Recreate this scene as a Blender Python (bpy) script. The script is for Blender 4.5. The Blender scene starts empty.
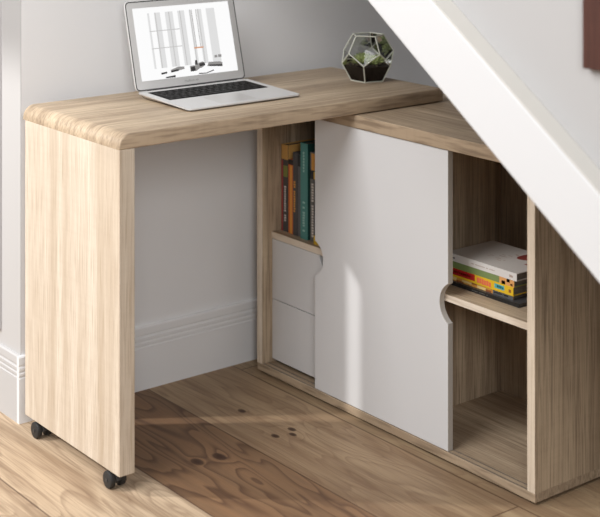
import bpy, bmesh, math, random
from mathutils import Vector, Matrix
random.seed(7)
scene = bpy.context.scene
COL = scene.collection
R = math.radians

# ------------------------------------------------------------------ helpers
def srgb(r, g, b):
    f = lambda c: (c/255/12.92) if c/255 <= .04045 else ((c/255+.055)/1.055)**2.4
    return (f(r), f(g), f(b), 1)

class MB:
    """collects shapes in world coordinates, links them as one mesh object"""
    def __init__(s): s.bm = bmesh.new()
    def box(s, x0, x1, y0, y1, z0, z1, bev=0, seg=2, mat=0, M=None):
        b = bmesh.new()
        v = [b.verts.new((x, y, z)) for x in (x0, x1) for y in (y0, y1) for z in (z0, z1)]
        for f in ((0,1,3,2),(4,6,7,5),(0,4,5,1),(2,3,7,6),(0,2,6,4),(1,5,7,3)):
            b.faces.new([v[i] for i in f])
        bmesh.ops.recalc_face_normals(b, faces=b.faces)
        if bev: bmesh.ops.bevel(b, geom=b.edges[:], offset=bev, segments=seg, profile=.5, affect='EDGES')
        s.merge(b, M, mat); return s
    def merge(s, b, M=None, mat=0):
        if M is not None: b.transform(M)
        for f in b.faces: f.material_index = mat
        me = bpy.data.meshes.new('t'); b.to_mesh(me); b.free()
        s.bm.from_mesh(me); bpy.data.meshes.remove(me)
    def prism(s, pts, axis, a, b_, bev=0, mat=0, M=None, seg=2):
        """2-D outline extruded along an axis; pts are the two other coordinates in x,y,z order"""
        b = bmesh.new()
        def P(p, t): return {'x': (t, p[0], p[1]), 'y': (p[0], t, p[1]), 'z': (p[0], p[1], t)}[axis]
        lo = [b.verts.new(P(p, a)) for p in pts]; hi = [b.verts.new(P(p, b_)) for p in pts]
        n = len(pts)
        caps = [b.faces.new(lo), b.faces.new(hi[::-1])]
        for i in range(n): b.faces.new((lo[i], hi[i], hi[(i+1)%n], lo[(i+1)%n]))
        bmesh.ops.recalc_face_normals(b, faces=b.faces)
        if bev:
            es = set(e for f in caps for e in f.edges)
            bmesh.ops.bevel(b, geom=list(es), offset=bev, segments=seg, profile=.5, affect='EDGES')
        s.merge(b, M, mat); return s
    def cyl(s, p, q, r, n=20, r2=None, bev=0, mat=0):
        p, q = Vector(p), Vector(q); d = q-p
        b = bmesh.new()
        bmesh.ops.create_cone(b, cap_ends=True, segments=n, radius1=r, radius2=r if r2 is None else r2, depth=d.length)
        if bev:
            es = [e for e in b.edges if any(len(f.verts) > 4 for f in e.link_faces)]
            bmesh.ops.bevel(b, geom=es, offset=bev, segments=2, profile=.5, affect='EDGES')
        M = Matrix.Translation((p+q)/2) @ d.to_track_quat('Z', 'Y').to_matrix().to_4x4()
        s.merge(b, M, mat); return s
    def ball(s, c, r, sub=2, sc=(1,1,1)):
        b = bmesh.new(); bmesh.ops.create_icosphere(b, subdivisions=sub, radius=r)
        s.merge(b, Matrix.Translation(c) @ Matrix.Diagonal((*sc, 1))); return s
    def poly(s, pts, mat=0):
        b = bmesh.new(); b.faces.new([b.verts.new(p) for p in pts]); s.merge(b, None, mat); return s
    def build(s, name, mats, parent=None, smooth=None, base=None):
        off = Vector(base) if base is not None else (Vector(parent['_w']) if parent is not None else Vector((0,0,0)))
        bmesh.ops.translate(s.bm, verts=s.bm.verts, vec=-off)
        me = bpy.data.meshes.new(name); s.bm.to_mesh(me); s.bm.free()
        o = bpy.data.objects.new(name, me); COL.objects.link(o)
        for m in (mats if isinstance(mats, (list, tuple)) else [mats]): me.materials.append(m)
        if smooth is not None:
            for p in me.polygons: p.use_smooth = True
            me.set_sharp_from_angle(angle=R(smooth))
        if parent is not None: o.parent = parent
        elif base is not None: o.location = base
        o['_w'] = tuple(off)
        return o

def tag(o, label, cat, group=None):
    o['label'] = label; o['category'] = cat
    if group: o['group'] = group
    return o
def thing(name, label, cat, loc, group=None):
    o = bpy.data.objects.new(name, None); COL.objects.link(o); o.location = loc
    o.empty_display_size = .05; o['_w'] = tuple(loc)
    return tag(o, label, cat, group)
def struct(name, mb, mat, smooth=None):
    o = mb.build(name, mat, smooth=smooth); o['kind'] = 'structure'; return o

# ------------------------------------------------------------------ materials
def newmat(name):
    m = bpy.data.materials.new(name); m.use_nodes = True
    nt = m.node_tree; b = nt.nodes['Principled BSDF']; return m, nt, b
def N(nt, t, **kw):
    n = nt.nodes.new(t)
    for k, v in kw.items():
        if k.startswith('i_'): n.inputs[int(k[2:]) if k[2:].isdigit() else k[2:].replace('_', ' ')].default_value = v
        else: setattr(n, k, v)
    return n
def L(nt, a, b): nt.links.new(a, b)
def ramp(nt, fac, stops, interp='LINEAR'):
    r = nt.nodes.new('ShaderNodeValToRGB'); r.color_ramp.interpolation = interp
    el = r.color_ramp.elements
    while len(el) < len(stops): el.new(.5)
    for e, (p, c) in zip(el, stops): e.position = p; e.color = c
    L(nt, fac, r.inputs[0]); return r.outputs[0]
def mixc(nt, fac, a, b, mode='MIX'):
    n = nt.nodes.new('ShaderNodeMix'); n.data_type = 'RGBA'; n.blend_type = mode
    for v, i in ((fac, 0), (a, 6), (b, 7)):
        if hasattr(v, 'is_linked'): L(nt, v, n.inputs[i])
        else: n.inputs[i].default_value = v
    return n.outputs[2]
def math_(nt, op, a, b=0.0, c=0.0, clamp=False):
    n = nt.nodes.new('ShaderNodeMath'); n.operation = op; n.use_clamp = clamp
    for i, v in enumerate((a, b, c)):
        if hasattr(v, 'is_linked'): L(nt, v, n.inputs[i])
        else: n.inputs[i].default_value = v
    return n.outputs[0]

def plain(name, col, rough=.5, metal=0, spec=.5, bump=0, bscale=300, var=0):
    m, nt, b = newmat(name)
    b.inputs['Base Color'].default_value = col; b.inputs['Roughness'].default_value = rough
    b.inputs['Metallic'].default_value = metal; b.inputs['Specular IOR Level'].default_value = spec
    tc = N(nt, 'ShaderNodeTexCoord')
    nz = N(nt, 'ShaderNodeTexNoise'); nz.inputs['Scale'].default_value = bscale; L(nt, tc.outputs['Object'], nz.inputs['Vector'])
    if bump:
        bp = N(nt, 'ShaderNodeBump'); bp.inputs['Strength'].default_value = bump; bp.inputs['Distance'].default_value = .001
        L(nt, nz.outputs['Fac'], bp.inputs['Height']); L(nt, bp.outputs[0], b.inputs['Normal'])
    if var:
        d = tuple(c*(1-var) for c in col[:3])+(1,)
        L(nt, ramp(nt, nz.outputs['Fac'], [(.35, d), (.65, col)]), b.inputs['Base Color'])
    return m

def wood(name, axis, light, dark, deep, rough=.5, fine=1.0):
    """sawn oak laminate: long wavering bands plus fine pores, grain along one axis"""
    m, nt, b = newmat(name)
    tc = N(nt, 'ShaderNodeTexCoord'); oi = N(nt, 'ShaderNodeObjectInfo')
    add = N(nt, 'ShaderNodeVectorMath', operation='MULTIPLY_ADD')
    cmb = N(nt, 'ShaderNodeCombineXYZ')
    for i in range(3): L(nt, oi.outputs['Random'], cmb.inputs[i])
    L(nt, cmb.outputs[0], add.inputs[0]); add.inputs[1].default_value = (3.1, 5.7, 4.3); L(nt, tc.outputs['Object'], add.inputs[2])
    def stretched(along, across):
        mp = N(nt, 'ShaderNodeMapping')
        s = [across]*3; s['xyz'.index(axis)] = along
        if axis != 'z': s[2] = across*.22
        mp.inputs['Scale'].default_value = s; L(nt, add.outputs[0], mp.inputs[0]); return mp.outputs[0]
    def noise(vec, scale, detail=3, dist=0.0, rough_=.5):
        n = N(nt, 'ShaderNodeTexNoise'); n.inputs['Scale'].default_value = scale; n.inputs['Detail'].default_value = detail
        n.inputs['Distortion'].default_value = dist; n.inputs['Roughness'].default_value = rough_
        L(nt, vec, n.inputs['Vector']); return n.outputs['Fac']
    broad = noise(stretched(.45, 17), 1, 1, .3)                      # broad boards of lighter and darker grain
    mid = noise(stretched(1.6, 60), 1, 2, .5)                       # streaks
    pore = noise(stretched(9*fine, 420*fine), 1, 2)                  # pores
    saw = noise(stretched(95, 9), 1, 2)                              # faint cross saw marks
    v = math_(nt, 'ADD', math_(nt, 'MULTIPLY', broad, .58), math_(nt, 'MULTIPLY', mid, .42))
    c = ramp(nt, v, [(.30, dark), (.47, tuple((a+d)/2 for a, d in zip(light, dark))), (.60, light)])
    c = mixc(nt, ramp(nt, pore, [(.34, (.55,)*3+(1,)), (.52, (0, 0, 0, 1))]), c, deep)
    c = mixc(nt, ramp(nt, saw, [(.35, (.05,)*3+(1,)), (.55, (0, 0, 0, 1))]), c, deep)
    L(nt, c, b.inputs['Base Color'])
    b.inputs['Roughness'].default_value = rough; b.inputs['Specular IOR Level'].default_value = .3
    bp = N(nt, 'ShaderNodeBump'); bp.inputs['Strength'].default_value = .12; bp.inputs['Distance'].default_value = .001
    L(nt, pore, bp.inputs['Height']); L(nt, bp.outputs[0], b.inputs['Normal'])
    return m
OAK = (srgb(199,178,151), srgb(152,130,107), srgb(100,82,66))
oak_lit = wood('lit_sonoma_oak', 'z', srgb(219,206,189), srgb(190,173,152), srgb(164,142,118))  # leg oak paled so its colour holds the strong light from the left
oak = {a: wood('sonoma_oak_'+a, a, *OAK) for a in 'xyz'}

def floor_mat():
    m, nt, b = newmat('rustic_oak_planks')
    tc = N(nt, 'ShaderNodeTexCoord'); sep = N(nt, 'ShaderNodeSeparateXYZ'); L(nt, tc.outputs['Object'], sep.inputs[0])
    X, Y = sep.outputs[0], sep.outputs[1]
    W = .26
    XP = math_(nt, 'SUBTRACT', X, .10)
    col = math_(nt, 'FLOOR', math_(nt, 'DIVIDE', XP, W))
    wn = N(nt, 'ShaderNodeTexWhiteNoise', noise_dimensions='1D'); L(nt, col, wn.inputs['W'])
    yo = math_(nt, 'MULTIPLY_ADD', wn.outputs['Value'], 3.7, Y)
    row = math_(nt, 'FLOOR', math_(nt, 'DIVIDE', yo, 3.7))
    wn2 = N(nt, 'ShaderNodeTexWhiteNoise', noise_dimensions='2D')
    cb = N(nt, 'ShaderNodeCombineXYZ'); L(nt, col, cb.inputs[0]); L(nt, row, cb.inputs[1]); L(nt, cb.outputs[0], wn2.inputs['Vector'])
    pid = wn2.outputs['Value']
    # knots, each in its plank
    knots = [(.464,.206,.009), (.439,.040,.009), (.492,.046,.009), (.476,.022,.008), (.220,.036,.014), (.274,.028,.015),
             (-.35,.05,.010), (.81,-.95,.012), (-.12,-.75,.012), (.05,-1.1,.012)]
    infl = None; core = None
    for kx, ky, kr in knots:
        dx = math_(nt, 'SUBTRACT', X, kx); dy = math_(nt, 'MULTIPLY', math_(nt, 'SUBTRACT', Y, ky), .62)
        d2 = math_(nt, 'ADD', math_(nt, 'MULTIPLY', dx, dx), math_(nt, 'MULTIPLY', dy, dy))
        g = math_(nt, 'DIVIDE', (kr*2.2)**2, math_(nt, 'ADD', d2, (kr*1.6)**2))
        h = math_(nt, 'SUBTRACT', 1.0, math_(nt, 'DIVIDE', math_(nt, 'SQRT', d2), kr), clamp=True)
        infl = g if infl is None else math_(nt, 'ADD', infl, g)
        core = h if core is None else math_(nt, 'MAXIMUM', core, h)
    v = N(nt, 'ShaderNodeCombineXYZ')
    L(nt, math_(nt, 'MULTIPLY_ADD', pid, 7.0, X), v.inputs[0]); L(nt, math_(nt, 'MULTIPLY', yo, .16), v.inputs[1])
    L(nt, math_(nt, 'MULTIPLY', infl, .016), v.inputs[2])
    n1 = N(nt, 'ShaderNodeTexNoise'); n1.inputs['Scale'].default_value = 9; n1.inputs['Detail'].default_value = 2; n1.inputs['Distortion'].default_value = .5
    L(nt, v.outputs[0], n1.inputs['Vector'])
    rings = math_(nt, 'MULTIPLY_ADD', infl, .42, math_(nt, 'MULTIPLY', n1.outputs['Fac'], 13.0))
    ring = math_(nt, 'FRACT', rings)
    n2 = N(nt, 'ShaderNodeTexNoise'); n2.inputs['Scale'].default_value = 1; n2.inputs['Detail'].default_value = 3
    mp = N(nt, 'ShaderNodeMapping'); mp.inputs['Scale'].default_value = (260, 7, 1); L(nt, tc.outputs['Object'], mp.inputs[0]); L(nt, mp.outputs[0], n2.inputs['Vector'])
    n3 = N(nt, 'ShaderNodeTexNoise'); n3.inputs['Scale'].default_value = 1; n3.inputs['Detail'].default_value = 2; n3.inputs['Distortion'].default_value = .8
    v3 = N(nt, 'ShaderNodeCombineXYZ'); L(nt, math_(nt, 'MULTIPLY_ADD', pid, 50., math_(nt, 'MULTIPLY', X, 16.)), v3.inputs[0]); L(nt, math_(nt, 'MULTIPLY', yo, 1.6), v3.inputs[1])
    L(nt, v3.outputs[0], n3.inputs['Vector'])
    base = ramp(nt, pid, [(.0, srgb(166,144,114)), (.3, srgb(150,126,98)), (.6, srgb(172,151,120)), (1., srgb(138,112,86))])
    dark_plank = math_(nt, 'COMPARE', col, 0.0, .1); lit_plank = math_(nt, 'LESS_THAN', col, -.5)  # planks left of the leg paled in place of light falling there
    base = mixc(nt, dark_plank, base, srgb(140,107,78)); base = mixc(nt, math_(nt, 'MULTIPLY', lit_plank, .8), base, srgb(206,182,154))
    mid_plank = math_(nt, 'COMPARE', col, 1.0, .1); base = mixc(nt, math_(nt, 'MULTIPLY', mid_plank, .7), base, srgb(176,151,120))
    depth = math_(nt, 'MULTIPLY_ADD', dark_plank, .5, .5)
    base = mixc(nt, ramp(nt, n3.outputs['Fac'], [(.42, (0,0,0,1)), (.68, (.75,)*3+(1,))]), base, srgb(124,97,72))
    base = mixc(nt, math_(nt, 'MULTIPLY', depth, ramp(nt, ring, [(.0, (0,0,0,1)), (.55, (.15,)*3+(1,)), (.9, (.8,)*3+(1,)), (1., (0,0,0,1))])), base, mixc(nt, dark_plank, srgb(112,84,64), srgb(78,54,40)))
    base = mixc(nt, ramp(nt, n2.outputs['Fac'], [(.35, (.35,)*3+(1,)), (.55, (0,0,0,1))]), base, srgb(108,84,66))
    base = mixc(nt, ramp(nt, core, [(.0, (0,0,0,1)), (.25, (.75,)*3+(1,)), (.7, (.95,)*3+(1,))]), base, srgb(58,36,26))
    # seams
    fx = math_(nt, 'FRACT', math_(nt, 'DIVIDE', XP, W)); fy = math_(nt, 'FRACT', math_(nt, 'DIVIDE', yo, 3.7))
    sx = math_(nt, 'MINIMUM', fx, math_(nt, 'SUBTRACT', 1.0, fx)); sy = math_(nt, 'MULTIPLY', math_(nt, 'MINIMUM', fy, math_(nt, 'SUBTRACT', 1.0, fy)), 3.7/W)
    s = math_(nt, 'MINIMUM', sx, sy)
    seam = ramp(nt, s, [(.0, (.85,)*3+(1,)), (.006, (.5,)*3+(1,)), (.012, (0,0,0,1))])
    base = mixc(nt, seam, base, srgb(70,46,32))
    L(nt, base, b.inputs['Base Color'])
    b.inputs['Roughness'].default_value = .55; b.inputs['Specular IOR Level'].default_value = .3
    bp = N(nt, 'ShaderNodeBump'); bp.inputs['Strength'].default_value = .25; bp.inputs['Distance'].default_value = .001
    L(nt, math_(nt, 'SUBTRACT', n2.outputs['Fac'], seam), bp.inputs['Height']); L(nt, bp.outputs[0], b.inputs['Normal'])
    return m

M_floor = floor_mat()
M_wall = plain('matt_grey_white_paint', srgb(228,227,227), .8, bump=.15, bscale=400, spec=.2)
M_wall_stair = plain('shade_greyed_wall_paint', srgb(184,182,181), .8, bump=.15, bscale=400, spec=.2)  # wall paint greyed to hold the dimmer light on the stair side
M_jamb_dim = plain('dimmed_satin_white_paint', srgb(188,186,185), .6, bump=.03, spec=.3)  # white paint greyed, shade put into the colour against the strong left light
M_trim = plain('satin_white_paint', srgb(228,227,227), .5, bump=.03, spec=.35)
M_white = plain('white_laminate', srgb(217,216,216), .45, bump=.02, spec=.4)
M_edge = plain('white_edge_band', srgb(178,172,164), .45)
M_string = plain('white_gloss_paint', srgb(221,221,222), .5, bump=.02, spec=.3)
M_black = plain('black_rubber', srgb(38,38,38), .5)
M_darkgrey = plain('dark_grey_plastic', srgb(58,58,58), .4)
M_alu = plain('brushed_aluminium', srgb(216,214,212), .42, metal=.25, bump=.02)
M_alu_edge = plain('dark_hinge_plastic', srgb(60,58,58), .4)
M_key = plain('black_keycap', srgb(24,22,21), .6, spec=.2)
M_frame = wood('dark_walnut', 'z', srgb(92,58,48), srgb(72,44,38), srgb(48,30,26))
M_canvas = plain('pale_mount_board', srgb(200,196,188), .8)
M_soil = plain('dark_potting_soil', srgb(44,32,26), .95, bump=1, bscale=250, var=.5)
M_leaf = plain('green_succulent_leaf', srgb(158,170,100), .5, bscale=120, var=.35)
M_stem = plain('pale_gravel', srgb(150,140,110), .8, var=.3)
M_came = plain('white_metal_came', srgb(206,206,192), .4)
M_paper = plain('page_block_paper', srgb(118,114,108), .9, bscale=600, var=.3)
M_rail = plain('aluminium_rail', srgb(120,112,104), .4, metal=.4)

def glass_mat():
    m, nt, b = newmat('thin_clear_glass')
    out = nt.nodes['Material Output']; nt.nodes.remove(b)
    tr = N(nt, 'ShaderNodeBsdfTransparent'); gl = N(nt, 'ShaderNodeBsdfGlossy'); gl.inputs['Roughness'].default_value = .03
    fr = N(nt, 'ShaderNodeFresnel'); fr.inputs['IOR'].default_value = 1.45
    tr.inputs['Color'].default_value = (.95,.96,.95,1)
    mx = N(nt, 'ShaderNodeMixShader'); L(nt, fr.outputs[0], mx.inputs[0]); L(nt, tr.outputs[0], mx.inputs[1]); L(nt, gl.outputs[0], mx.inputs[2])
    L(nt, mx.outputs[0], out.inputs[0]); return m
M_glass = glass_mat()
def emit(name, col, s=1.0):
    m, nt, b = newmat(name)
    b.inputs['Base Color'].default_value = (.02,.02,.02,1); b.inputs['Roughness'].default_value = .25
    b.inputs['Emission Color'].default_value = col; b.inputs['Emission Strength'].default_value = s
    return m

# ------------------------------------------------------------------ the room
YW = .476; XC = .018; XR = 1.42
struct('floor', MB().box(-5, XR+.2, -5, 4, -.05, 0), M_floor)
struct('wall_back', MB().box(XC, XR+.2, YW, YW+.42, 0, 2.7), M_wall)
struct('wall_left', MB().box(XC-.002, XC, YW+.0005, YW+.42, 0, 2.7), M_jamb_dim)  # thin skin added over the wall return to carry the dimmed paint
struct('wall_right', MB().box(XR, XR+.2, -5, YW, 0, 2.7), M_wall)

def base_profile(h=.157, t=.012):
    """baseboard section (outward distance, height) with two grooves and a rounded lip"""
    g = .0022
    p = [(0, 0), (t, 0), (t, h-.052), (t-g, h-.050), (t-g, h-.047), (t, h-.045), (t, h-.040), (t-g, h-.038), (t-g, h-.035), (t, h-.033),
         (t, h-.027), (t-g, h-.025), (t-g*1.4, h-.022), (t-.0005, h-.019), (t-.001, h-.003), (t-.004, h), (0, h)]
    return p
P = base_profile()
mb = MB(); mb.prism([(YW-d, z) for d, z in P], 'x', XC-.012, XR)
struct('baseboard_back', mb, M_trim)
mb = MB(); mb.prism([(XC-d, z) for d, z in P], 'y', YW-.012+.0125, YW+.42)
struct('baseboard_left', mb, M_jamb_dim)
mb = MB(); mb.prism([(XR-d, z) for d, z in P], 'y', -5, YW-.0125)
struct('baseboard_right', mb, M_trim)
# raised panel moulding on the return of the wall
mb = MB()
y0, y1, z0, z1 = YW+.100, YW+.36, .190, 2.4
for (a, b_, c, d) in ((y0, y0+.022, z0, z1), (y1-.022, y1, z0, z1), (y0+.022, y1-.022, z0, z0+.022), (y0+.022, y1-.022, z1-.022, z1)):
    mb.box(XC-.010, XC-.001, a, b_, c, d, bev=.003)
struct('trim_1', mb, M_jamb_dim)

# ------------------------------------------------------------------ swivel desk
ZB, ZT = .7215, .7545      # underside and top of the desktop
SX = .934
desk = thing('desk', 'pale oak desk top on one slab leg with casters, reaching out from the low cabinet', 'desk', (.019, .21, 0))
def slab_profile():
    pts = [(0, ZB), (SX, ZB)]
    r = .008
    for i in range(0, 7):
        a = R(90*i/6); pts.append((SX-r+r*math.cos(a), ZT-r+r*math.sin(a)))
    r = .028
    for i in range(0, 11):
        a = R(90+90*i/10); pts.append((r+r*math.cos(a), ZT-r+r*math.sin(a)))
    return pts
MB().prism(slab_profile(), 'y', 0, .434, bev=.003, seg=3).build('desktop', oak['x'], desk, smooth=35)
MB().box(0, .0375, 0, .423, .0375, ZB, bev=.0012).build('leg_panel', oak_lit, desk)['label'] = 'oak slab leg, paled for the light on it'
def caster(y):
    cx = .0150
    hood = MB()
    pts = [(y+.019*math.cos(R(a)), .0185+.0175*math.sin(R(a))) for a in range(0, 181, 12)]
    hood.prism(pts, 'x', cx-.006, cx+.006, bev=.001)
    hood.cyl((cx, y, .030), (cx, y, .0375), .012, 18)
    h = hood.build('caster', M_darkgrey, desk, smooth=35)
    h['label'] = 'black twin-wheel caster'
    for s in (-1, 1):
        MB().cyl((cx+s*.0065, y, .0183), (cx+s*.0195, y, .0183), .0181, 28, bev=.003).build('wheel', M_black, h, smooth=35)
    MB().cyl((cx-.021, y, .0183), (cx+.021, y, .0183), .004, 12).build('axle', M_darkgrey, h, smooth=35)
caster(.370); caster(.045)

# ------------------------------------------------------------------ cabinet
CX0, CX1 = .649, 1.022
CY0, CY1 = -.569, .394
TH = .022
cab = thing('storage_cabinet', 'low pale oak storage cabinet with a white sliding door, standing under the desk top', 'cabinet', (.83, -.09, 0))
ZB0, ZB1 = .005, .0235
ZC0, ZC1 = .689, .7195
MB().box(CX0, CX1, CY0, CY1, ZB0, ZB1, bev=.001).build('base_board', oak['y'], cab)
MB().box(CX0-.001, CX1, CY0, CY1, ZC0, ZC1, bev=.0015).build('top', oak['y'], cab)
for ya, yb in ((CY0, CY0+TH), (CY1-TH, CY1)):
    MB().box(CX0, CX1, ya, yb, ZB1, ZC0, bev=.0008).build('side_panel', oak['z'], cab)
MB().box(1.004, 1.012, CY0+TH, CY1-TH, ZB1, ZC0).build('back_panel', oak['z'], cab)
DV = -.130
MB().box(.672, 1.004, DV, DV+.018, ZB1, ZC0, bev=.0008).build('divider', oak['z'], cab)
SH = .361
MB().box(.679, 1.004, DV+.018, CY1-TH, SH-.0175, SH, bev=.0008).build('shelf', oak['y'], cab)
MB().box(.672, 1.004, CY0+TH, DV, SH-.0155, SH, bev=.0008).build('shelf', oak['y'], cab)
for x in (.6530, .6680):
    MB().box(x, x+.0016, CY0+TH, CY1-TH, ZB1, ZB1+.0012).build('door_rail', M_rail, cab)
for x in (.68, .99):
    for y in (CY0+.05, CY1-.05):
        MB().cyl((x, y, 0), (x, y, ZB0), .014, 18).build('glide_foot', M_black, cab)
oak_edge = wood('pale_oak_edge', 'y', srgb(236,222,204), srgb(216,199,177), srgb(190,170,146))
oak_edge_z = wood('pale_oak_edge_upright', 'z', srgb(236,222,204), srgb(216,199,177), srgb(190,170,146))
for o in [c for c in bpy.data.objects if c.parent == cab and c.name.split('.')[0] in ('side_panel', 'shelf')]:
    xs = [v.co.x+.83 for v in o.data.vertices]; ys = [v.co.y-.09 for v in o.data.vertices]; zs = [v.co.z for v in o.data.vertices]
    MB().box(min(xs)-.0008, min(xs)+.0002, min(ys)+.0006, max(ys)-.0006, min(zs)+.0006, max(zs)-.0006).build(
        'edge_band', oak_edge_z if 'side' in o.name else oak_edge, o)['label'] = 'paler oak edge band'
def notch(yc, sgn, zc, half, depth, n=14):
    """points of a circular bite, going up in z; sgn = direction into the door"""
    Rr = (half*half+depth*depth)/(2*depth); a0 = math.asin(half/Rr)
    return [(yc+sgn*(Rr*math.cos(a)-(Rr-depth)), zc+Rr*math.sin(a)) for a in [-a0+2*a0*i/n for i in range(n+1)]]
DY0, DY1 = -.309, .160
DZ0, DZ1 = .0245, .688
out = [(DY0, DZ0), (DY1, DZ0)]
out += notch(DY1, -1, .345, .042, .032)
out += [(DY1, DZ1), (DY0, DZ1)]
out += notch(DY0, 1, .349, .044, .027)[::-1]
door_mb = MB().prism(out, 'x', .652, .667, bev=.0006, seg=1)
for f in door_mb.bm.faces:
    f.normal_update()
    if abs(f.normal.x) < .9: f.material_index = 1
door_mb.build('sliding_door', [M_white, M_edge], cab)['label'] = 'white sliding door with a bite-shaped grip cut in each side'
# two drawers on the left, the upper with a cut-out grip
dy0, dy1 = DV+.020, CY1-TH-.001
gy = .150
up = [(dy0, .1885), (dy1, .1885), (dy1, .3425)]
up += [(gy+.026*math.cos(R(a)), .3425-.030*math.sin(R(a))) for a in range(0, 181, 12)]
up += [(dy0, .3425)]
def drawer(mbf, z0, z1):
    f = mbf.build('drawer', M_white, cab)
    b = MB()
    b.box(.695, .98, dy0+.004, dy0+.014, z0+.01, z1-.03); b.box(.695, .98, dy1-.014, dy1-.004, z0+.01, z1-.03)
    b.box(.97, .98, dy0+.014, dy1-.014, z0+.01, z1-.03); b.box(.695, .97, dy0+.014, dy1-.014, z0+.01, z0+.016)
    b.build('drawer_box', M_edge, f)
drawer(MB().prism(up, 'x', .680, .694, bev=.0006, seg=1), .1885, .3425)
drawer(MB().box(.680, .694, dy0, dy1, .033, .1865, bev=.0006), .033, .1865)

# ------------------------------------------------------------------ books
def book(name, label, group, x0, x1, y0, y1, z0, z1, spine, cover, stand, marks=(), extra=None):
    """stand: True = upright (thickness along y), False = lying (thickness along z); spine faces -x"""
    base = ((x0+x1)/2, (y0+y1)/2, z0)
    t = thing(name, label, 'book', base, group)
    c = MB(); w = .0014; i = .003
    if stand:
        c.box(x0+w, x1, y0, y0+w, z0, z1, mat=1); c.box(x0+w, x1, y1-w, y1, z0, z1, mat=1); c.box(x0, x0+w, y0, y1, z0, z1, mat=0)
        pg = (x0+w, x1-i, y0+w, y1-w, z0+i, z1-i)
    else:
        c.box(x0+w, x1, y0, y1, z0, z0+w, mat=1); c.box(x0+w, x1, y0, y1, z1-w, z1, mat=1); c.box(x0, x0+w, y0, y1, z0, z1, mat=0)
        pg = (x0+w, x1-i, y0+i, y1-i, z0+w, z1-w)
    c.build('cover', [spine, cover], t)
    MB().box(*pg).build('pages', M_paper, t)
    for nm, mat, rects in marks:        # printing on the spine: (a0,a1,b0,b1) fractions of its width and length
        m = MB()
        for a0, a1, b0, b1 in rects:
            if stand: m.box(x0-.0003, x0+.0002, y1-(y1-y0)*a1, y1-(y1-y0)*a0, z0+(z1-z0)*b0, z0+(z1-z0)*b1)
            else: m.box(x0-.0003, x0+.0002, y1-(y1-y0)*b1, y1-(y1-y0)*b0, z0+(z1-z0)*a0, z0+(z1-z0)*a1)
        m.build(nm, mat, t)
    if extra: extra(t)
    return t
def lettering(b0, b1, n, a0=.3, a1=.7, gap=.3):
    """a line of illegible letter strokes running along a spine"""
    out = []; st = (b1-b0)/n
    rnd = random.Random(n*100+int(b0*1000))
    for k in range(n):
        if rnd.random() < .14: continue
        s = rnd.uniform(0, .25)
        out.append((a0+(a1-a0)*s*.5, a1-(a1-a0)*rnd.uniform(0, .2), b0+st*k, b0+st*(k+1-gap)))
    return out
C = lambda n, *c: plain(n, srgb(*c), .45)
c_gold = C('book_gold', 206,160,92); c_dk = C('book_charcoal', 74,72,72); c_mag = C('book_wine_red', 168,70,74)
c_or = C('book_orange', 208,110,60); c_or2 = C('book_amber', 222,160,70); c_gr = C('book_slate', 96,96,98); c_gr2 = C('book_mid_grey', 112,110,108)
c_teal = C('book_teal', 74,134,128); c_teal2 = C('book_dark_teal', 30,70,66); c_blk = C('book_black', 34,34,34); c_wht = C('book_white', 224,220,216)
c_lime = C('book_olive', 130,136,70); c_yel = C('book_yellow', 232,190,40); c_mint = C('book_pale_teal', 150,190,182)
G1 = 'books standing on the left shelf'
z = SH
book('book', 'tall golden book with a dark spine, leftmost of the standing row by the cabinet side', G1, .705, .87, .337, .3635, z, z+.224, c_dk, c_gold, True,
     [('spine_edge', c_mag, [(0, .22, .0, .82)]), ('spine_band', c_gold, [(0, 1, .83, 1)]), ('spine_patch', c_lime, [(.3, .95, .63, .76)]), ('spine_title', c_wht, lettering(.12, .56, 16, .42, .7))])
book('book', 'thin orange and amber book second from the left in the standing row', G1, .704, .85, .313, .333, z, z+.190, c_or, c_or, True,
     [('spine_stripe', c_or2, [(.35, .7, 0, .92)]), ('spine_band', c_blk, [(0, 1, .93, 1)])])
book('book', 'charcoal book with amber lettering between the orange book and the plain grey book', G1, .702, .86, .293, .312, z, z+.212, c_dk, c_dk, True,
     [('spine_title', c_or2, lettering(.28, .66, 13, .15, .55))])
book('book', 'plain slate grey book with a painted gap shadow, just left of the teal book', G1, .703, .86, .275, .292, z, z+.208, c_gr, c_gr, True,
     [('spine_band', c_blk, [(0, 1, .86, 1)])])  # black band paints the dark gap above this book onto its spine
book('book', 'thick teal book, tallest of the standing row', G1, .697, .88, .246, .274, z, z+.243, c_teal, c_teal2, True,
     [('spine_title', c_mint, lettering(.08, .40, 12, .3, .65)), ('spine_title', c_mint, lettering(.70, .92, 7, .35, .6))])
book('book', 'grey book with white lettering and a yellow top, next right of the teal book', G1, .702, .87, .216, .241, z, z+.224, c_gr2, c_dk, True,
     [('spine_title', c_wht, lettering(.05, .66, 20, .2, .6)), ('spine_band', c_blk, [(0, 1, .70, .80)]), ('spine_band', c_or2, [(.2, 1, .80, .99)])])
book('book', 'low yellow book at the right end of the standing row beside the door grip', G1, .690, .83, .186, .212, z, z+.180, c_yel, c_yel, True,
     [('spine_band', c_dk, [(0, 1, .12, .9)])])

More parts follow.
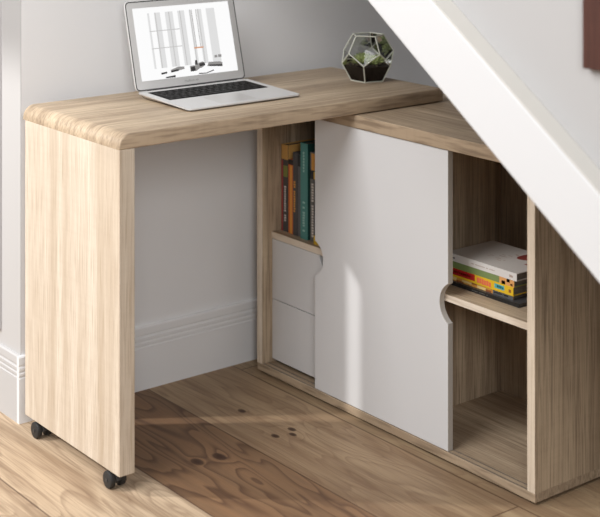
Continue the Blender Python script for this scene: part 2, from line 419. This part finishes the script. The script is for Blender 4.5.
G2 = 'books stacked on the right shelf'
c_green = C('book_leaf_green', 128,146,92); c_peach = C('photo_peach', 226,164,100); c_peach2 = C('photo_rust', 178,92,50)
c_red = C('book_red', 176,36,34); c_pink = C('print_salmon', 232,116,84); c_cyan = C('print_cyan', 90,178,180); c_photo = C('photo_orange', 214,150,70)
c_cream = C('photo_cream', 236,208,140); c_brown = C('photo_brown', 150,90,50); c_cover = C('cover_pale_grey', 206,198,190); c_tan = C('print_tan', 184,166,154); c_rust = C('print_dark_red', 140,62,54)
zz = [SH, SH+.0085, SH+.018, SH+.0375, SH+.0525, SH+.0695]
book('book', 'black book with the largest cover, lowest of the lying stack', G2, .728, .92, -.450, -.205, zz[0], zz[1], c_blk, c_dk, False,
     [('spine_title', c_gr2, lettering(.40, .62, 12, .4, .65))])
book('book', 'thin book with an orange photo spine, right above the black book', G2, .737, .90, -.424, -.205, zz[1], zz[2], c_photo, c_dk, False,
     [('spine_pattern', c_cream, [(.2, .9, .05, .2)]), ('spine_pattern', c_cream, [(.3, .8, .28, .42)]), ('spine_pattern', c_cream, [(.1, .7, .5, .62)]), ('spine_pattern', c_brown, [(.0, .4, .2, .3)]), ('spine_pattern', c_brown, [(.6, 1, .42, .5)]), ('spine_pattern', c_brown, [(0, .5, .62, .7)]),
      ('spine_patch', c_gr, [(0, 1, .72, 1)]), ('spine_title', c_wht, lettering(.74, .94, 9, .3, .7))])
book('book', 'thick yellow book with a red spine patch in the middle of the stack', G2, .735, .90, -.426, -.205, zz[2], zz[3], c_yel, c_yel, False,
     [('spine_patch', c_red, [(.25, 1, .0, .47)]), ('spine_title', c_yel, lettering(.04, .42, 14, .5, .75)), ('spine_title', c_pink, lettering(.50, .70, 6, .15, .85, .15)),
      ('spine_patch', c_cyan, [(.3, .8, .745, .88)]), ('spine_title', c_dk, lettering(.76, .87, 5, .42, .68)), ('spine_emblem', c_brown, [(.3, .65, .94, .97)])])
book('book', 'green book with a peach photo at its spine end, under the white paperback', G2, .736, .90, -.428, -.205, zz[3], zz[4], c_green, c_green, False,
     [('spine_photo', c_peach, [(0, 1, .80, 1)]), ('spine_pattern', c_peach2, [(0, .5, .83, .88), (.5, 1, .90, .94), (.1, .4, .95, .98)])])
def white_cover(t):
    m = MB(); zt = zz[5]
    for k in range(14):     # scattered small print and a dark red blot on the front cover
        rnd = random.Random(k); cx = .765+.09*rnd.random(); cy = -.30-.055*rnd.random()
        m.box(cx, cx+.003, cy, cy+.010*rnd.uniform(.5, 1.4), zt-.0002, zt+.0003)
    m.build('cover_print', c_tan, t)
    m = MB()
    m.prism([(.845+.022*math.cos(a)*(1+.3*math.sin(3*a)), -.375+.034*math.sin(a)*(1+.2*math.cos(2*a))) for a in [k*math.pi/10 for k in range(20)]], 'z', zt-.0002, zt+.0003)
    m.box(.800, .806, -.425, -.398, zt-.0002, zt+.0003)
    m.build('cover_picture', c_rust, t)
book('book', 'white paperback with a dark red blot on its cover, topmost of the stack', G2, .735, .885, -.436, -.219, zz[4], zz[5], c_wht, c_cover, False,
     [('spine_title', c_gr2, lettering(.06, .14, 5, .3, .6)), ('spine_title', c_tan, lettering(.36, .70, 22, .42, .55)), ('spine_title', c_tan, lettering(.90, .95, 3, .3, .65, .1))], white_cover)

# ------------------------------------------------------------------ laptop
LX0, LX1, LY0, LY1 = .253, .576, .117, .342
z0 = ZT
lap = thing('laptop', 'open silver laptop with black keys on the pale oak desk top', 'laptop', ((LX0+LX1)/2, (LY0+LY1)/2, z0))
def rrect(x0, x1, y0, y1, r, n=5):
    pts = []
    for cx, cy, a0 in ((x1-r, y1-r, 0), (x0+r, y1-r, 90), (x0+r, y0+r, 180), (x1-r, y0+r, 270)):
        pts += [(cx+r*math.cos(R(a0+90*i/n)), cy+r*math.sin(R(a0+90*i/n))) for i in range(n+1)]
    return pts
# wedge-shaped body: thinner towards the front
b = bmesh.new()
pl = rrect(LX0, LX1, LY0, LY1, .012)
def ztop(y): return z0+.0070+.0085*(y-LY0)/(LY1-LY0)
vt = [b.verts.new((x, y, ztop(y))) for x, y in pl]
vm = [b.verts.new((x, y, ztop(y)-.003)) for x, y in pl]
vb = [b.verts.new((LX0+.5*(LX1-LX0)+(x-LX0-.5*(LX1-LX0))*.94, LY0+.5*(LY1-LY0)+(y-LY0-.5*(LY1-LY0))*.90, z0+.0030)) for x, y in pl]
b.faces.new(vt); b.faces.new(vb[::-1]); n = len(pl)
for i in range(n):
    j = (i+1) % n
    b.faces.new((vt[i], vm[i], vm[j], vt[j])); b.faces.new((vm[i], vb[i], vb[j], vm[j]))
bmesh.ops.recalc_face_normals(b, faces=b.faces)
mb = MB(); mb.merge(b)
body = mb.build('body', M_alu, lap, smooth=30)
for x in (LX0+.04, LX1-.04):
    for y in (LY0+.03, LY1-.03): MB().cyl((x, y, z0), (x, y, z0+.0034), .007, 14).build('rubber_foot', M_black, body)
slope = math.atan(.0085/(LY1-LY0))
# frame on the body's top face: origin front-left corner
MT = Matrix.Translation((LX0, LY0, z0+.0070)) @ Matrix.Rotation(slope, 4, 'X')
KX0, KX1, KY0, KY1 = .018, LX1-LX0-.018, .108, .205
kb = MB().box(KX0, KX1, KY0, KY1, -.001, .0004, M=MT).build('keyboard', M_key, lap)
rows = [[1.0]*14, [1]*13+[1.5], [1.5]+[1]*13, [1.8]+[1]*11+[1.8], [2.3]+[1]*10+[2.3], [1, 1, 1, 1.25, 5.2, 1.25, 1, 1, 1, 1]]
hs = [.55, 1, 1, 1, 1, 1.05]
uh = (KY1-KY0-.004)/sum(hs); y = KY1-.002
M_legend = plain('key_legend_grey', srgb(84,82,80), .5)
for r_, hh in zip(rows, hs):
    uw = (KX1-KX0-.004)/sum(r_); x = KX0+.002
    for w in r_:
        k = MB().box(x+.0013, x+uw*w-.0013, y-uh*hh+.0013, y-.0013, .0003, .0016, bev=.0004, seg=1, M=MT)
        k.box(x+uw*w*.5-.0016, x+uw*w*.5+.0012, y-uh*hh*.5-.0014, y-uh*hh*.5+.0014, .0015, .00172, mat=1, M=MT)
        k.build('key', [M_key, M_legend], kb)
        x += uw*w
    y -= uh*hh
MB().prism(rrect(.100, .204, .018, .096, .004), 'z', -.0008, .00025, M=MT).build('trackpad', plain('trackpad_grey', srgb(206,203,200), .35, metal=.4), lap)
# lid, leaning back from the hinge
HL = .218
ML = Matrix.Translation((LX0, LY1+.002, z0+.0150)) @ Matrix.Rotation(R(90-15), 4, 'X')      # local: x across, y up the lid, z towards the viewer
MB().cyl((LX0+.03, LY1+.001, z0+.0135), (LX1-.03, LY1+.001, z0+.0135), .0042, 14).build('hinge', M_alu_edge, lap)
lidw = LX1-LX0
mb = MB(); mb.prism(rrect(0, lidw, 0, HL, .012), 'z', -.0055, .0, bev=.0012, M=ML)
lid = mb.build('lid', M_alu, lap, smooth=30)
mb = MB()   # thin dark gasket round the lid's rim
ro, ri = rrect(.0012, lidw-.0012, .0012, HL-.0012, .011), rrect(.0034, lidw-.0034, .0034, HL-.0034, .0095)
b = bmesh.new(); vo = [b.verts.new((x, y, .0003)) for x, y in ro]; vi = [b.verts.new((x, y, .0003)) for x, y in ri]
for i in range(len(ro)):
    j = (i+1) % len(ro); b.faces.new((vo[i], vo[j], vi[j], vi[i]))
bmesh.ops.solidify(b, geom=b.faces[:], thickness=.0004)
mb.merge(b, ML); mb.build('gasket', M_darkgrey, lid)
# lit display with a plain black-and-white living room picture
S0, S1, T0, T1 = .020, lidw-.020, .0235, HL-.018
mats = [emit('screen_white', srgb(250,250,250), 1.0), emit('screen_pale_grey', srgb(226,226,226), .95), emit('screen_mid_grey', srgb(150,148,146), .9),
        emit('screen_dark', srgb(52,50,50), .9), emit('screen_orange', srgb(214,150,110), .95), emit('screen_soft_grey', srgb(200,199,198), .95)]
mb = MB(); mb.box(S0, S1, T0, T1, -.0005, .0004, M=ML)
sw, sh = S1-S0, T1-T0
def ui(u0, u1, v0, v1, m, lvl=1, sk=0):
    z = .0004+.00004*lvl
    mb.poly([ML @ Vector((S0+sw*(u+k), T0+sh*v, z)) for u, v, k in ((u0, v0, 0), (u1, v0, 0), (u1, v1, sk), (u0, v1, sk))], m)
def up_(pts, m, lvl=2):
    z = .0004+.00004*lvl
    mb.poly([ML @ Vector((S0+sw*u, T0+sh*max(.006, v*.85-.045), z)) for u, v in pts], m)
ui(.14, .84, .06, .92, 1, 1)
for u in (.16, .27, .40, .52, .60, .70): ui(u, u+.05, .15, .92, 0, 2)
for u in (.215, .355, .47, .575, .66): ui(u, u+.010, .15, .92, 5, 3)
for v in (.42, .66): ui(.14, .45, v, v+.012, 5, 3)
ui(.14, .84, .06, .15, 0, 2)
up_([(.20,.125),(.26,.135),(.26,.165),(.20,.155)], 3, 4); up_([(.24,.045),(.34,.06),(.34,.095),(.24,.08)], 3, 4)
up_([(.30,.145),(.44,.175),(.44,.215),(.38,.225),(.30,.185)], 2, 4); up_([(.30,.140),(.38,.155),(.38,.185),(.30,.170)], 3, 5)
up_([(.50,.12),(.58,.125),(.66,.20),(.64,.265),(.60,.25),(.56,.215),(.50,.215)], 2, 4)
up_([(.505,.12),(.555,.125),(.55,.20),(.505,.19)], 3, 5); up_([(.60,.185),(.66,.20),(.655,.25),(.60,.235)], 3, 5); up_([(.555,.22),(.585,.225),(.58,.30),(.56,.295)], 3, 5)
up_([(.68,.18),(.84,.15),(.845,.215),(.82,.235),(.70,.245)], 2, 4); up_([(.70,.175),(.84,.15),(.84,.185),(.70,.20)], 3, 5)
up_([(.53,.09),(.66,.075),(.75,.115),(.66,.165),(.60,.16)], 0, 6); up_([(.58,.065),(.66,.055),(.745,.095),(.74,.12),(.66,.082),(.59,.095)], 3, 5)
up_([(.77,.305),(.80,.305),(.80,.345),(.77,.345)], 2, 4); up_([(.81,.305),(.845,.305),(.845,.35),(.81,.35)], 2, 4)
ui(.57, .67, .37, .388, 4, 4); ui(.595, .600, .388, .92, 2, 4); ui(.64, .645, .388, .92, 2, 4)
mb.build('display', mats, lid)
cu = bpy.data.curves.new('t', 'FONT'); cu.body = 'MacBook Air'; cu.size = .0078; cu.align_x = 'CENTER'; cu.align_y = 'CENTER'
to = bpy.data.objects.new('t', cu); COL.objects.link(to)
bpy.context.view_layer.update()
me = bpy.data.meshes.new_from_object(to.evaluated_get(bpy.context.evaluated_depsgraph_get()))
bpy.data.objects.remove(to)
me.transform(Matrix.Translation(-Vector(lap['_w'])) @ ML @ Matrix.Translation((lidw/2, .0125, .0002)))
wo = bpy.data.objects.new('bezel_lettering', me); COL.objects.link(wo); wo.parent = lid; me.materials.append(plain('grey_print', srgb(150,148,146), .5))

# ------------------------------------------------------------------ glass terrarium
tc_ = Vector((.858, .200, ZT)); A0 = 220.5
ter = thing('terrarium', 'faceted glass terrarium with white edges holding dark soil and a green succulent', 'terrarium', tuple(tc_))
def ring(rad, h, off): return [tc_+Vector((rad*math.cos(R(A0+off+72*k)), rad*math.sin(R(A0+off+72*k)), h)) for k in range(5)]
r0, r1, r2, r3 = ring(.043, .0018, 0), ring(.0665, .046, 0), ring(.0675, .076, 36), ring(.042, .118, 36)
gl = MB(); ed = MB()
fa = [r0]
for k in range(5):
    j = (k+1) % 5; p = (k-1) % 5
    fa.append([r0[k], r0[j], r1[j], r2[k], r1[k]])
    fa.append([r1[j], r2[j], r3[j], r3[k], r2[k]])
segs = set()
def seg(a, b): ed.cyl(a, b, .0016, 8)
for k in range(5):
    j = (k+1) % 5
    seg(r0[k], r0[j]); seg(r0[k], r1[k]); seg(r1[k], r2[k]); seg(r1[j], r2[k]); seg(r2[k], r3[k]); seg(r3[k], r3[j])
for rr in (r0, r1, r2, r3):
    for p in rr: ed.ball(p, .0019, 1)
for f in fa[1:]:       # five-cornered panes, as fans around their middle; the top ring stays open
    c = sum(f, Vector())/len(f)
    for i in range(len(f)): gl.poly([f[i], f[(i+1) % len(f)], c])
gl.build('glass', M_glass, ter)
ed.build('frame', M_came, ter, smooth=60)
so = MB(); b = bmesh.new()
lev = [(.040, .003), (.0605, .041)]
rings = [[b.verts.new(p) for p in ring(r_, h_, 0)] for r_, h_ in lev]
top = b.verts.new(tc_+Vector((0, 0, .047)))
b.faces.new(rings[0][::-1])
for k in range(5):
    j = (k+1) % 5
    b.faces.new((rings[0][k], rings[0][j], rings[1][j], rings[1][k])); b.faces.new((rings[1][k], rings[1][j], top))
bmesh.ops.recalc_face_normals(b, faces=b.faces); so.merge(b)
so.build('soil', M_soil, ter)['label'] = 'dark potting soil'
gr = MB(); rnd = random.Random(3)
for k in range(46):
    a = rnd.uniform(0, 6.28); r_ = .050*math.sqrt(rnd.random()); gr.ball(tc_+Vector((r_*math.cos(a), r_*math.sin(a), .045)), rnd.uniform(.0015, .003), 1)
gr.build('gravel', M_stem, ter)
sc = MB()
for cx, cy, s in ((-.022, -.004, 1.0), (.018, -.012, .95), (.004, .022, 1.1), (-.008, -.026, .7), (.033, .014, .7)):
    n = 26
    for k in range(n):
        a = k*2.39996; t = k/n; el = R(8+72*t); ln = .033*s*(1-.35*t)
        d = Vector((math.cos(a)*math.cos(el), math.sin(a)*math.cos(el), math.sin(el)))
        p = tc_+Vector((cx, cy, .046))
        sc.cyl(p+d*.002, p+d*ln*.6, .0022*s, 6, .0042*s); sc.cyl(p+d*ln*.6, p+d*ln, .0042*s, 6, .0003)
sc.build('succulent', M_leaf, ter, smooth=60)['label'] = 'green succulent rosettes'

# ------------------------------------------------------------------ sloping stair stringer in the foreground
SXX, ST, SL = .30, .045, .712
def zl(y): return .7967+SL*(y+.8056)
def zu(y): return .887+SL*(y+.890)
def yl(z): return -.8056+(z-.7967)/SL
def yu(z): return -.890+(z-.887)/SL
st = thing('stair_stringer', 'white sloping stair stringer crossing in front of the cabinet', 'stair stringer', (SXX+ST/2, (yl(0)+yu(0))/2, 0))
def zc(y): return zu(y)-.004
def yc(z): return -.890+(z+.004-.887)/SL
MB().prism([(YW, zl(YW)), (YW, zc(YW)), (yc(0), 0), (yl(0), 0)], 'x', SXX, SXX+ST, bev=.003).build('board', M_string, st)
MB().prism([(YW, zc(YW)), (YW, zu(YW)), (yu(0), 0), (yc(0), 0)], 'x', SXX+.001, SXX+ST, bev=.001).build('shaded_top_strip', plain('shade_tinted_top_paint', srgb(206,202,195), .6), st)['label'] = 'top edge tinted darker for shade'  # strip added along the top edge, its shade put into the colour
# closed side of the staircase: the wall above the stringer, open underneath
WX = SXX+ST
def ym(z): return (yl(z)+yu(z))/2
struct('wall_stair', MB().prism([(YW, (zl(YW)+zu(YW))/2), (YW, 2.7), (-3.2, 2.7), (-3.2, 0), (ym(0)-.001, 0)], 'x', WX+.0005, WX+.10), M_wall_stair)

# ------------------------------------------------------------------ picture frame on the stair wall
fy1, fz0 = -.972, .982
fy0, fz1 = fy1-.44, fz0+.52
fr = thing('picture_frame', 'dark brown wooden frame hanging on the grey wall above the stair stringer', 'picture frame', (WX, (fy0+fy1)/2, fz0))
fm = .055
f = MB()
XF0, XF1 = WX-.018, WX+.0003
f.box(XF0, XF1, fy1-fm, fy1, fz0, fz1, bev=.002); f.box(XF0, XF1, fy0, fy0+fm, fz0, fz1, bev=.002)
f.box(XF0, XF1, fy0+fm, fy1-fm, fz0, fz0+fm, bev=.002); f.box(XF0, XF1, fy0+fm, fy1-fm, fz1-fm, fz1, bev=.002)
f.build('frame', M_frame, fr)
MB().box(WX-.008, WX-.002, fy0+fm, fy1-fm, fz0+fm, fz1-fm).build('mount', M_canvas, fr)

# ------------------------------------------------------------------ light
w = bpy.data.worlds.new('daylight'); scene.world = w; w.use_nodes = True
bg = w.node_tree.nodes['Background']; bg.inputs['Color'].default_value = (.95, .975, 1, 1); bg.inputs['Strength'].default_value = .25
def area(name, loc, target, sx, sy, power, col):
    l = bpy.data.lights.new(name, 'AREA'); l.shape = 'RECTANGLE'; l.size = sx; l.size_y = sy; l.energy = power; l.color = col
    o = bpy.data.objects.new(name, l); COL.objects.link(o); o.location = loc
    o.rotation_euler = (Vector(target)-Vector(loc)).to_track_quat('-Z', 'Y').to_euler(); return o
area('overhead_fill', (-1.5, -.35, 2.4), (-.3, -.3, 0), 1.6, 1.6, 68, (.985, .99, 1))  # unseen area light, added overhead to brighten the desk top and wall
area('front_fill', (-1.75, -3.6, 2.1), (.2, .2, .4), 1.2, 1.2, 60, (.98, .99, 1))  # unseen fill, added in front for the wall and drawers under the desk
area('side_window_light', (-2.8, 1.6, .95), (0, .2, .35), .8, .9, 8, (1, .985, .96))  # unseen fill, added to brighten the outer face of the leg
sp = bpy.data.lights.new('sun_stand_in', 'SPOT'); sp.energy = 465; sp.color = (1, .985, .965); sp.spot_size = R(33); sp.spot_blend = .14; sp.shadow_soft_size = .055  # spot added in place of sunlight, its cone shaped to stay below the desktop
so_ = bpy.data.objects.new('sun_stand_in', sp); COL.objects.link(so_)
so_.location = (-2.52, 2.23, 2.38)
so_.rotation_euler = (Vector((0, .15, -.55))-so_.location).to_track_quat('-Z', 'Y').to_euler()

# ------------------------------------------------------------------ camera
cam = bpy.data.cameras.new('camera'); co = bpy.data.objects.new('camera', cam); COL.objects.link(co)
co.location = (-1.559, -2.597, 1.365)
co.rotation_euler = (R(90), 0, -math.atan2(.6176, .7866))
cam.sensor_width = 36; cam.lens = 1437/600*36; cam.shift_y = -415.5/600
cam.clip_start = .05
cam.dof.use_dof = True; cam.dof.focus_distance = 3.3; cam.dof.aperture_fstop = 3.8
scene.camera = co
vs = scene.view_settings
scene.display_settings.display_device = 'sRGB'
vs.view_transform = 'Standard'; vs.look = 'None'; vs.gamma = 1; vs.use_curve_mapping = False; vs.exposure = 0
for o in bpy.data.objects:
    if '_w' in o: del o['_w']
